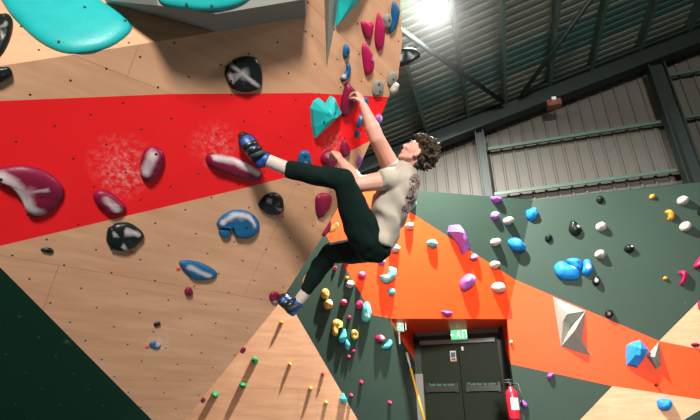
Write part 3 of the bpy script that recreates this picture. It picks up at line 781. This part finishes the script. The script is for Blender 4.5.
b5('curled yellow hold with a dark hollow above a cyan drop', [(331.7, 330), (332.5, 322), (337, 319), (342.5, 322), (342, 328), (339, 327), (337, 335), (333.5, 335.5)], .12, 'yellow', dish=.5)
b5('cyan drop hold touching the curled yellow hold', [(338, 340), (341, 334), (344.5, 328.5), (346.5, 335), (345, 341), (341, 343)], .12, 'cyan')
b5('smaller cyan drop hold just below the first cyan drop', [(344.5, 346), (346.5, 339.5), (350, 345), (347.5, 350.5)], .10, 'cyan')
b5('yellow ring hold right of the cyan drops', el(354.5, 334.5, 3.6, 5.4, -10), .11, 'yellow', dish=.6)
b5('tiny red foothold above the yellow ring hold', el(349, 317.3, 1.9), .07, 'pink')
b5('tiny red foothold below the smaller cyan drop', el(348.5, 356.6, 1.9), .07, 'pink')
b5('tiny red foothold below the yellow ring hold', el(353.2, 351, 1.8), .07, 'pink')
b5('tiny pink foothold at the top of the green wall below the thigh', el(335, 268.5, 1.8, 2.4), .06, 'pink')
b5('chalky maroon hold above a cyan crescent left of the doorway', [(375, 338), (378, 335), (382, 335.5), (385, 339), (381, 342), (376.5, 342)], .12, 'magenta', chalk=[(381, 337, 3)])
b5('cyan crescent hold under the maroon one left of the doorway', [(380.5, 347), (386, 343.5), (390, 339), (392, 343), (389, 348), (384, 349.5)], .10, 'cyan')
b5('tiny red foothold left of the doorway at the middle height of the green wall', el(361, 382, 1.9), .07, 'pink')
b5('tiny red foothold low on the green wall beside the cyan tip on the wood border', el(351, 395, 1.9), .07, 'pink')
b5('tiny red foothold low near the doorway corner', el(389.5, 402.3, 1.9), .07, 'pink')
b5('cyan hold on the border of wood and green at the bottom', [(339.5, 399), (341, 396), (343, 392.5), (345.5, 397), (347, 401), (343, 403.5)], .11, 'cyan')
b5('tiny maroon peg on the plywood near its green border', el(322.7, 374, 1.8), .07, 'magenta')
for x, y, l in ((281.5, 322.5, 'orange peg near the top tip of the pale plywood triangle'), (290, 364, 'yellow peg on plywood right of the uppermost green ball'),
                (310.5, 388, 'yellow peg on plywood, second from the bottom'), (326, 402, 'lowest yellow peg on the plywood triangle')):
    b5('tiny ' + l, el(x, y, 1.9), .09, 'orange' if 'orange' in l else 'yellow')
for x, y, l in ((255, 360, 'uppermost of the three green balls on the pale plywood'), (243, 385, 'middle one of the three green balls on the pale plywood'),
                (215.3, 394.5, 'lowest and leftmost of the three green balls on the plywood')):
    b5('round green hold, ' + l, el(x, y, 3.5), .11, 'green')
# -- far wall, right of the fold
def b2(label, o, h, c, **k): return hold(label, B2, o, h, c, G4, **k)
b2('small round black hold just under the top edge of the green wall', el(600, 200, 3.8, 3.8), .08, 'black')
b2('large speckled black hold left of a white one on the green wall', [(568.5, 230), (570, 222.5), (573.5, 221), (577, 224), (582, 230), (578, 236), (572, 235)], .13, 'black', chalk=[(578, 228, 2.5)])
b2('small black hold left of the large speckled black one', el(548.5, 238.5, 4, 3.6, -20), .09, 'black')
b2('white hold in the upper middle of the green wall, right of the large black hold', el(601, 227.5, 5.6, 4.6), .15, 'white')
b2('white hold lower middle, above the black and white pebble', el(600, 255, 5.8, 4.6), .15, 'white')
b2('black hold right of the lower middle white hold', el(629, 249, 5.4, 4.2, 5), .11, 'black', chalk=[(631, 248, 2)])
b2('tiny orange hold near the top edge right of the middle', el(652, 197, 3, 2.4, -15), .07, 'orange')
b2('round orange crescent hold near the right end of the green wall', [(664.5, 212), (668.5, 210), (673, 212.5), (674, 217.5), (671, 221), (667, 219.5), (668.5, 216)], .11, 'orange')
b2('white hold at the top right, above another white one', el(682.5, 201.5, 6, 4.5), .15, 'white')
b2('white hold at the right, below the top right white one', el(685, 227.5, 6.2, 4.6), .15, 'white')
b2('black hold cut by the right edge of the photo', el(700, 212, 3, 4), .10, 'black')
b2('large left lobe of the sky blue group', [(553.5, 268), (557, 263.5), (562.5, 261.5), (571, 266), (579, 270.5), (579, 279), (568, 280.5), (558.5, 278)], .16, 'skyblue', chalk=[(573, 268, 4)])
b2('upper middle lobe of the sky blue group', [(566, 261), (570, 259), (575, 258.5), (582, 262), (580, 270), (574, 269)], .13, 'skyblue')
b2('right lobe of the sky blue group with chalk', [(582, 274), (583, 266), (584, 260.5), (589.5, 260.5), (593.3, 269.5), (588, 276)], .13, 'skyblue', chalk=[(588, 268, 4)])
b2('black and white pebble hold right below the sky blue group', el(596, 281, 4, 5.4), .11, 'black', chalk=[(596, 282, 3)])
b2('black pebble hold just above the orange band', el(609, 314, 4.5, 4.2, 15), .11, 'black', chalk=[(608, 315, 2)])
b2('tiny orange button hold left of the magenta hook', el(665, 278.5, 2.2, 1.9), .06, 'orange')
b2('magenta hook hold near the right edge', [(678, 273), (680, 271), (685, 271), (687, 277), (682.5, 285.5), (679.5, 284), (682, 278)], .12, 'magenta')
b2('magenta hold cut by the right edge above the plywood', [(693, 268), (695.5, 262), (702, 255), (704, 266), (699, 269)], .12, 'magenta')
b2('small magenta hold at the right edge on the plywood', el(700, 305, 2.4, 5), .09, 'magenta')
b2('small dark red hold on the plywood just above the red band', el(695, 345, 4.3, 2, 5), .08, 'maroon')
b2('angular sky blue boulder hold on the red band beside a grey diamond', [(625.7, 357), (626, 345.5), (632, 342), (639.5, 340), (648.5, 350.5), (643, 360), (637, 367.5), (626.5, 365)], .24, 'skyblue', facet=True, top=(637, 351))
b2('blue hold on the plywood below the red band', [(656.5, 403), (658, 399.5), (665, 398.5), (671, 400.5), (672, 406), (668, 410.5), (660, 410)], .13, 'skyblue')
b2('small violet hold on the border of red and lower green', [(546.5, 377), (549, 373.5), (553, 373), (553.5, 375), (550, 380)], .09, 'violet')
b2('violet hold near the bottom beside the fire extinguisher', [(519.5, 403), (521.5, 399.5), (525, 401.5), (528, 405.5), (526, 408), (522, 406.5)], .10, 'violet')
b2('tiny white hold at the right edge of the doorway on the orange band', el(511.3, 342.5, 1.8, 2.4), .07, 'white')
b2('tiny dark hold low on the red band below the grey diamond', el(656, 385, 1.8, 1.4), .05, 'black')
volume('wall_volume', 'small grey diamond volume beside the blue boulder hold', 'volume', B2, [(659, 341.5, 0), (661.3, 365, 0), (656, 370, 0), (646, 356, 0), (655, 357, .20)], M_VOL, GV)
# the angular grey volume on the red band: two pyramids with a dark cleft
bm = bmesh.new()
PT = dict(A=(553, 297, 0), B=(585.5, 311, 0), C=(567, 314, .20), E=(561, 346.5, 0), F=(574.5, 331, .26), G=(590.7, 355.7, 0), D=(582, 340, .02), I=(572, 324, .05), K=(563, 321, .12))
vv = {k: bm.verts.new(B2.hit(x, y, h)) for k, (x, y, h) in PT.items()}
for f in ('ACB', 'AKIC', 'AEK', 'EFIK', 'CIFDB', 'EGF', 'FGD'):
    bm.faces.new([vv[c] for c in f])
C_ = B2.hit(571, 326)
bmesh.ops.triangulate(bm, faces=bm.faces[:])
bmesh.ops.holes_fill(bm, edges=[e for e in bm.edges if e.is_boundary])
tag(link_mesh('wall_volume', bm, M_VOL, None, False, C_), 'large angular grey volume with a dark cleft on the red band', 'volume', GV)

# small coloured route tags pinned beside holds
M_TAG = plain('red_tag', (.75, .05, .035), .5)
for (x, y, r_, l) in ((131.5, 252, 1.9, 'round black hold on plywood'), (147.3, 346.5, 1.7, 'tiny chalky blue foothold'), (178.3, 268.5, 1.9, 'blue lens hold'), (278.5, 216, 1.7, 'black hold left of the thigh')):
    q = MAIN.hit(x, y); s_ = r_ * (MAIN.hit(x, y) - MAIN.hit(x + 1, y)).length
    bm = bmesh.new(); box(bm, q + MAIN.n * .002, (MAIN.u + MAIN.v * .25) * s_, (MAIN.v - MAIN.u * .25) * s_ * .7, MAIN.n * .003)
    tag(link_mesh('route_tag', bm, M_TAG, None, False, q), 'small red route tag pinned beside the ' + l, 'tag', 'red route tags')
# ------------------------------------------------------------------ the climber
def skinmat(name, col, rough):
    m = plain(name, col, rough, var=.10, scale=14)
    b = m.node_tree.nodes['Principled BSDF']
    b.inputs['Subsurface Weight'].default_value = .12; b.inputs['Subsurface Radius'].default_value = (.02, .008, .004)
    return m
M_SKIN = skinmat('skin', (.57, .275, .20), .55)
M_HAIR = plain('brown_hair', (.030, .018, .010), .5, var=.5, scale=40)
M_TROU = plain('black_green_cotton', (.0035, .0115, .009), .95, var=.3, scale=9)
M_TROU.node_tree.nodes['Principled BSDF'].inputs['Specular IOR Level'].default_value = .12
M_HAIR.node_tree.nodes['Principled BSDF'].inputs['Specular IOR Level'].default_value = .25
M_SOCK = plain('off_white_knit', (.46, .375, .33), .85, var=.08, scale=40)
M_BLUE = plain('shoe_blue', (.007, .055, .21), .45)
M_RUB = plain('black_rubber', (.008, .011, .011), .35)
M_STRAP = plain('grey_strap', (.022, .032, .027), .6)
M_TONG = plain('grey_tongue', (.09, .11, .095), .7)
# shirt with a maroon scribble print on the back
M_SHIRT, nt, b = newmat('beige_cotton')
tc = N(nt, 'ShaderNodeTexCoord')
no = N(nt, 'ShaderNodeTexNoise', Scale=12.0, Detail=4.0); L(nt, tc.outputs['Object'], no.inputs['Vector'])
c = mixc(nt, no.outputs['Fac'], (.335, .285, .225), (.40, .345, .28))
a_ = N(nt, 'ShaderNodeAttribute', attribute_name='print')
wv = N(nt, 'ShaderNodeTexNoise', Scale=40.0, Detail=1.5, Distortion=1.6); L(nt, tc.outputs['Object'], wv.inputs['Vector'])
line = math_(nt, 'LESS_THAN', math_(nt, 'ABSOLUTE', math_(nt, 'SUBTRACT', wv.outputs['Fac'], .5)), 0.085)
f = math_(nt, 'MULTIPLY', line, ramp(nt, a_.outputs['Fac'], .12, .3))
L(nt, mixc(nt, f, c, (.045, .005, .010)), b.inputs['Base Color']); b.inputs['Roughness'].default_value = .85

px = at
pelvis = px(370, 244, 3.10)
person = empty('person', pelvis, 'climber in beige T-shirt and black trousers hanging sideways from the overhang corner', 'person')

R_, U_, F_ = IR, IU, IF
# head frame
hf = (R_ * -.72 + U_ * .66 + F_ * .20).normalized()
hu = (R_ * .67 + U_ * .74); hu = (hu - hf * hu.dot(hf)).normalized()
hl = hu.cross(hf).normalized()
if hl.dot(F_) > 0: hl = -hl
HC_ = px(418, 154, 3.08)
hp = lambda f, u, l=0.0: HC_ + hf * f + hu * u + hl * l

bm = bmesh.new()
# head
ellipsoid(bm, hp(-.008, .022), hl * .074, hu * .088, hf * .090)
ellipsoid(bm, hp(.030, .000), hl * .066, hu * .075, hf * .060)
ellipsoid(bm, hp(.043, -.050), hl * .050, hu * .052, hf * .050)
capsule(bm, hp(.070, -.088, -.012), hp(.070, -.088, .012), .020, .020)
for s in (-1, 1):
    capsule(bm, hp(.010, -.055, s * .052), hp(.064, -.086, s * .022), .018, .016)      # jaw line
    ellipsoid(bm, hp(.068, -.020, s * .036), hl * .022, hu * .018, hf * .020)           # cheekbone
    capsule(bm, hp(.083, .028, s * .008), hp(.074, .030, s * .044), .011, .010)         # brow
    e = hp(-.004, -.014, s * .080)                                                       # ear
    ellipsoid(bm, e, hl * .010 + hf * -.006 * s, hu * .032, hf * .020)
    ellipsoid(bm, e + hu * -.022 + hf * .004, hl * .010, hu * .012, hf * .010)
capsule(bm, hp(.084, .022), hp(.106, -.018), .008, .012)
for s in (-1, 1): ellipsoid(bm, hp(.094, -.024, s * .011), hl * .009, hu * .007, hf * .010)
ellipsoid(bm, hp(.088, -.047), hl * .024, hu * .008, hf * .011); ellipsoid(bm, hp(.085, -.060), hl * .021, hu * .009, hf * .011)
nb = px(404.5, 168, 3.13)
capsule(bm, hp(-.018, -.045), nb, .056, .060, flat=(hl, .95)); capsule(bm, hp(.035, -.075), nb.lerp(hp(.0, -.1), .4), .034, .05)
# trunk
sp = [(px(405, 170, 3.13), .075, .15), (px(400, 185, 3.13), .108, .175), (px(392, 203, 3.12), .112, .16), (px(386, 222, 3.11), .085, .14), (px(376, 240, 3.10), .10, .15), (px(370, 250, 3.10), .085, .13)]
sA = (R_ * -.95 + U_ * .30); sB0 = (F_ * .93 + R_ * -.20 + U_ * .10)
def trunk(bm, rows, grow=0.0, n=24):
    rr = []
    for i, (c_, a, l_) in enumerate(rows):
        d = (rows[min(i + 1, len(rows) - 1)][0] - rows[max(i - 1, 0)][0]).normalized()
        A = (sA - d * sA.dot(d)).normalized(); B = d.cross(A)
        rr.append((c_, A * (a + grow), B * (l_ + grow)))
    loft(bm, rr, n)
trunk(bm, sp)
shN, shF = px(394, 179, 3.00), px(391, 167, 3.27)
elN, elF = px(358.5, 184.5, 2.95), px(377, 139, 3.14)
wrN, wrF = px(341.5, 161.5, 3.12), px(363.5, 106, 3.13)
for sh, eb, wr in ((shN, elN, wrN), (shF, elF, wrF)):
    capsule(bm, sh, eb, .066, .052)
    m1 = sh.lerp(eb, .45); capsule(bm, sh.lerp(eb, .25), sh.lerp(eb, .7), .064, .056)
    capsule(bm, eb, eb.lerp(wr, .35), .051, .052); capsule(bm, eb.lerp(wr, .3), wr, .052, .029)
def hand(bm, W, K, n, thumb, curl=1.0):
    d = (K - W).normalized(); n = (n - d * n.dot(d)).normalized(); s = d.cross(n).normalized()
    capsule(bm, W, W.lerp(K, .5), .026, .030, flat=(n, .62)); 
    for j, (o_, ln) in enumerate(((-.030, .84), (-.010, 1.0), (.010, .94), (.029, .74))):
        k = K + s * o_ - d * abs(o_) * .25
        capsule(bm, W + s * o_ * .45 + d * .015, k, .015, .0125)
        p1 = k + (d * (1 - .45 * curl) + n * .75 * curl).normalized() * (.040 * ln)
        p2 = p1 + (d * (.25 - .1 * curl) + n).normalized() * (.028 * ln)
        p3 = p2 + (n * .9 - d * .55 * curl).normalized() * (.020 * ln)
        capsule(bm, k, p1, .0105, .0095, 8); capsule(bm, p1, p2, .0095, .0085, 8); capsule(bm, p2, p3, .0085, .0072, 8)
    b0 = W + d * .03 + s * (thumb * .022); t1 = b0 + (d * .6 + s * thumb * .7 + n * .4).normalized() * .042
    t2 = t1 + (d * .6 + n * .8).normalized() * .032
    capsule(bm, b0, t1, .015, .0115, 8); capsule(bm, t1, t2, .011, .009, 8)
hand(bm, wrF, px(358.8, 94, 3.19), R_ * -.85 + F_ * .6 + U_ * -.1, 1)
hand(bm, wrN, px(335.5, 152.5, 3.20), R_ * -.55 + U_ * -.55 + F_ * .6, -1)
# legs (inside the clothes)
hipN, knN, anN = px(366, 238, 3.02), px(344.5, 180, 2.86), px(266, 160, 2.95)
hipF, knF, anF = px(368, 248, 3.18), px(331.5, 252, 3.50), px(298, 302, 3.60)
toeN, heelN = px(242, 134, 2.985), px(261.5, 163.5, 2.94)
toeF, heelF = px(281, 296, 3.615), px(294, 312, 3.58)
for h_, k, a_n, t_n, e_n in ((hipN, knN, anN, toeN, heelN), (hipF, knF, anF, toeF, heelF)):
    hm = px(287, 168.8, 2.955) if h_ is hipN else px(305.5, 291.5, 3.585)
    capsule(bm, h_, k, .070, .045); capsule(bm, k, k.lerp(hm, .5), .043, .045); capsule(bm, k.lerp(hm, .5), hm, .045, .032); capsule(bm, hm, a_n, .032, .030)
    capsule(bm, a_n, e_n.lerp(t_n, .1), .030, .024); capsule(bm, e_n.lerp(t_n, .1), t_n.lerp(e_n, .32), .024, .018)
bm = remeshed(bm, .0062, 3, .5)
body = link_mesh('body', bm, M_SKIN, person, True, pelvis)
for s in (-1, 1):
    bm = bmesh.new(); P = hp(.074, .012, s * .030); ellipsoid(bm, P, hl * .0125, hu * .0105, hf * .0115, 12)
    link_mesh('eye', bm, plain('eye_white', (.6, .56, .52), .25) if s < 0 else bpy.data.materials['eye_white'], body, True, P)
    bm = bmesh.new(); tube(bm, [hp(.092, .028, s * .012), hp(.090, .034, s * .028), hp(.078, .032, s * .046)], [.004, .005, .003], 8)
    link_mesh('eyebrow', bm, M_HAIR, body, True, P)
# hair
bm = bmesh.new(); rnd = random.Random(11)
ellipsoid(bm, hp(-.026, .036), hl * .082, hu * .092, hf * .092)
n_ = 0
while n_ < 330:
    d = V((rnd.gauss(0, 1), rnd.gauss(0, 1), rnd.gauss(0, 1))).normalized()
    f_, u_, l_ = d.x * .100, d.y * .100 + .015, d.z * .083
    if not ((f_ < -.010 and u_ > -.080) or (u_ > .045 and f_ < .075)): continue
    if abs(l_) > .042 and u_ < .038 and f_ > -.034: continue
    n_ += 1
    P = hp(f_ - .008, u_ + .008, l_); out = (P - hp(-.01, .02)).normalized()
    tw = V((rnd.uniform(-1, 1), rnd.uniform(-1, 1), rnd.uniform(-1, 1))) * .018
    capsule(bm, P - out * .012, P + out * rnd.uniform(.004, .018) + tw, rnd.uniform(.013, .018), rnd.uniform(.006, .011), 7)
bm = remeshed(bm, .0045, 2, .5)
bmesh.ops.delete(bm, geom=[v for v in bm.verts if (lambda q: q.dot(hf) > .050 and q.dot(hu) < .036)(v.co - HC_)], context='VERTS')
link_mesh('hair', bm, M_HAIR, body, True, HC_)

# shirt
bm = bmesh.new()
rows = [(px(407.5, 163.5, 3.13), .066, .072), (px(405, 168.5, 3.13), .092, .145), (px(402.5, 178, 3.13), .118, .185), (px(399.5, 188, 3.13), .132, .19), (px(392, 203, 3.12), .138, .178), (px(388, 218, 3.115), .112, .165), (px(384, 232, 3.11), .100, .160), (px(378.5, 243.5, 3.10), .106, .168)]
trunk(bm, rows)
capsule(bm, shN, px(387, 179, 2.975), .078, .070)
dS = (px(379.5, 179.5, 2.955) - shN).normalized(); a, b_ = perp(dS)
loft(bm, [(shN, a * .076, b_ * .076), (px(388, 179, 2.98), a * .072, b_ * .072), (px(379.8, 179.2, 2.955), a * .062, b_ * .062)], 20)
dS = (elF - shF).normalized(); a, b_ = perp(dS)
capsule(bm, shF, shF.lerp(elF, .08), .076, .072)
loft(bm, [(shF, a * .073, b_ * .073), (shF.lerp(elF, .16), a * .066, b_ * .066)], 20)
bm = remeshed(bm, .0085, 8, .5)
bm.normal_update()
hemdir = (rows[-1][0] - rows[3][0]).normalized()
for v in bm.verts:                                           # folds that run from the armpit to the waist
    q = v.co - pelvis
    w_ = max(0, min(1, (px(404, 168, 3.1) - v.co).dot((px(404, 168, 3.1) - px(380, 240, 3.1)).normalized()) / .30))
    ph = q.dot((R_ * .75 + U_ * .45 + F_ * .3)) * 62 + 2.4 * noise.noise(q * 7)
    v.co += v.normal * (.0095 * math.sin(ph) * w_ + .004 * noise.noise(q * 16))
sh = link_mesh('t_shirt', bm, M_SHIRT, person, True, pelvis)
pa = sh.data.attributes.new('print', 'FLOAT', 'POINT')
Pr = [(px(415, 182, 3.02), .052), (px(411, 190, 3.02), .030), (px(409.5, 200, 3.02), .040), (px(405, 209, 3.03), .034), (px(399.5, 225, 3.03), .016)]
for v in sh.data.vertices:
    wco = v.co + pelvis
    val = 0
    for P, r in Pr:
        d = wco - P; d -= F_ * d.dot(F_) * .75
        val = max(val, 1 - d.length / (r * 1.25))
    pa.data[v.index].value = max(0, val)

# trousers
bm = bmesh.new()
ellipsoid(bm, px(371, 245, 3.10), (R_ * .95 - U_ * .3) * .112, (U_ * .95 + R_ * .3) * .118, F_ * .165, 20)
capsule(bm, px(376, 248, 3.06), hipN, .10, .112)
mT = hipN.lerp(knN, .5)
capsule(bm, hipN, px(353, 208, 2.94), .118, .098); capsule(bm, px(353, 208, 2.94), knN, .098, .068)
hemN = px(287, 168.8, 2.955)
def leg(bm, pts):
    rr = []
    for i, (p, r) in enumerate(pts):
        d = (pts[min(i + 1, len(pts) - 1)][0] - pts[max(i - 1, 0)][0]).normalized(); a, b_ = perp(d); rr.append((p, a * r, b_ * r))
    loft(bm, rr, 20)
leg(bm, [(knN, .064), (px(330, 178, 2.88), .067), (px(310, 174, 2.92), .063), (hemN, .054)])
capsule(bm, hipF, px(350, 251.5, 3.34), .105, .095); capsule(bm, px(350, 251.5, 3.34), knF, .092, .078)
hemF = px(305.5, 291.5, 3.585)
leg(bm, [(knF, .076), (px(323, 262, 3.53), .076), (px(314, 277, 3.56), .064), (hemF, .048)])
bm = remeshed(bm, .0085, 7, .5); bm.normal_update()
for v in bm.verts:
    q = v.co - pelvis
    v.co += v.normal * (.008 * noise.noise(q * 9) + .005 * math.sin(q.dot(R_ * .4 + U_ * .9) * 55 + 3 * noise.noise(q * 6)) * max(0, noise.noise(q * 3.1 + V((4, 1, 2))) + .35))
link_mesh('trousers', bm, M_TROU, person, True, pelvis)

def shoe(toe, heel, ank, hem, sole, dark):
    d = (heel - toe).normalized(); ball = toe.lerp(heel, .28); arch = toe.lerp(heel, .62)
    sk = [(ank.lerp(hem, -.2), .040), (ank.lerp(hem, .45), .043), (hem, .044)]
    bm = bmesh.new(); leg(bm, sk); bm = remeshed(bm, .006, 2, .4)
    link_mesh('sock', bm, M_SOCK, person, True, ank)
    bm = bmesh.new(); side = d.cross(sole).normalized()
    capsule(bm, toe + d * .020, ball, .033, .055, flat=(sole, .64)); capsule(bm, ball, arch, .055, .045, flat=(sole, .80)); capsule(bm, arch, heel - d * .012, .043, .037)
    capsule(bm, arch.lerp(heel, .5), ank, .042, .046); capsule(bm, toe.lerp(heel, .5), ank, .036, .042)
    bm = remeshed(bm, .0055, 4, .5); bm.normal_update()
    crit = (sole * .75 - d * .55).normalized()
    rb = bm.copy()
    bmesh.ops.delete(rb, geom=[f for f in rb.faces if not (f.normal.dot(crit) > -.22 or (f.calc_center_median() - toe).dot(d) < .024 or (f.calc_center_median() - heel).dot(sole) > .026)], context='FACES')
    for v in rb.verts: v.co += v.normal * .0035
    so = link_mesh('climbing_shoe', bm, M_BLUE, person, True, toe)
    link_mesh('rubber_rand', rb, M_RUB, so, True, toe)
    up = -sole
    for k, (fr, w_, mt, nm) in enumerate(((.40, .015, M_RUB, 'strap'), (.58, .015, M_RUB, 'strap'), (.74, .013, M_STRAP, 'tongue'))):
        c_ = toe.lerp(heel, fr); ax_ = (d * .9 + up * (-.25 - .5 * (fr - .4))).normalized()
        e1_ = side; e2_ = ax_.cross(side).normalized(); s_ = [bm for bm in ()]
        bm2 = bmesh.new(); ro = (.0545, .0495, .0475)[k]
        cc = c_ + up * (.005 + .030 * max(0, fr - .4) / .34)
        q_ = (.80, .92, 1.0)[k]; loft(bm2, [(cc - ax_ * w_, e1_ * ro, e2_ * ro * q_), (cc - ax_ * w_ * .9, e1_ * (ro + .002), e2_ * (ro * q_ + .002)), (cc + ax_ * w_ * .9, e1_ * (ro + .002), e2_ * (ro * q_ + .002)), (cc + ax_ * w_, e1_ * ro, e2_ * ro * q_)], 24)
        link_mesh(nm, bm2, mt, so, True, toe)
    bm = bmesh.new(); tail = heel + d * .03 + side * 0
    tube(bm, [ank + d * .02 + sole * .01, ank + d * .045 + up * .012, ank + d * .060 + up * .012], [.006, .008, .006], 8); link_mesh('pull_loop', bm, M_RUB, so, True, toe)
shoe(toeN, heelN, px(265.5, 159.5, 2.945), px(288.5, 169.3, 2.955), (R_ * -.42 + U_ * -.25 + F_ * .85).normalized(), 0)
shoe(toeF, heelF, px(298, 302, 3.595), px(307, 290, 3.583), (R_ * -.62 + U_ * -.45 + F_ * .62).normalized(), 1)
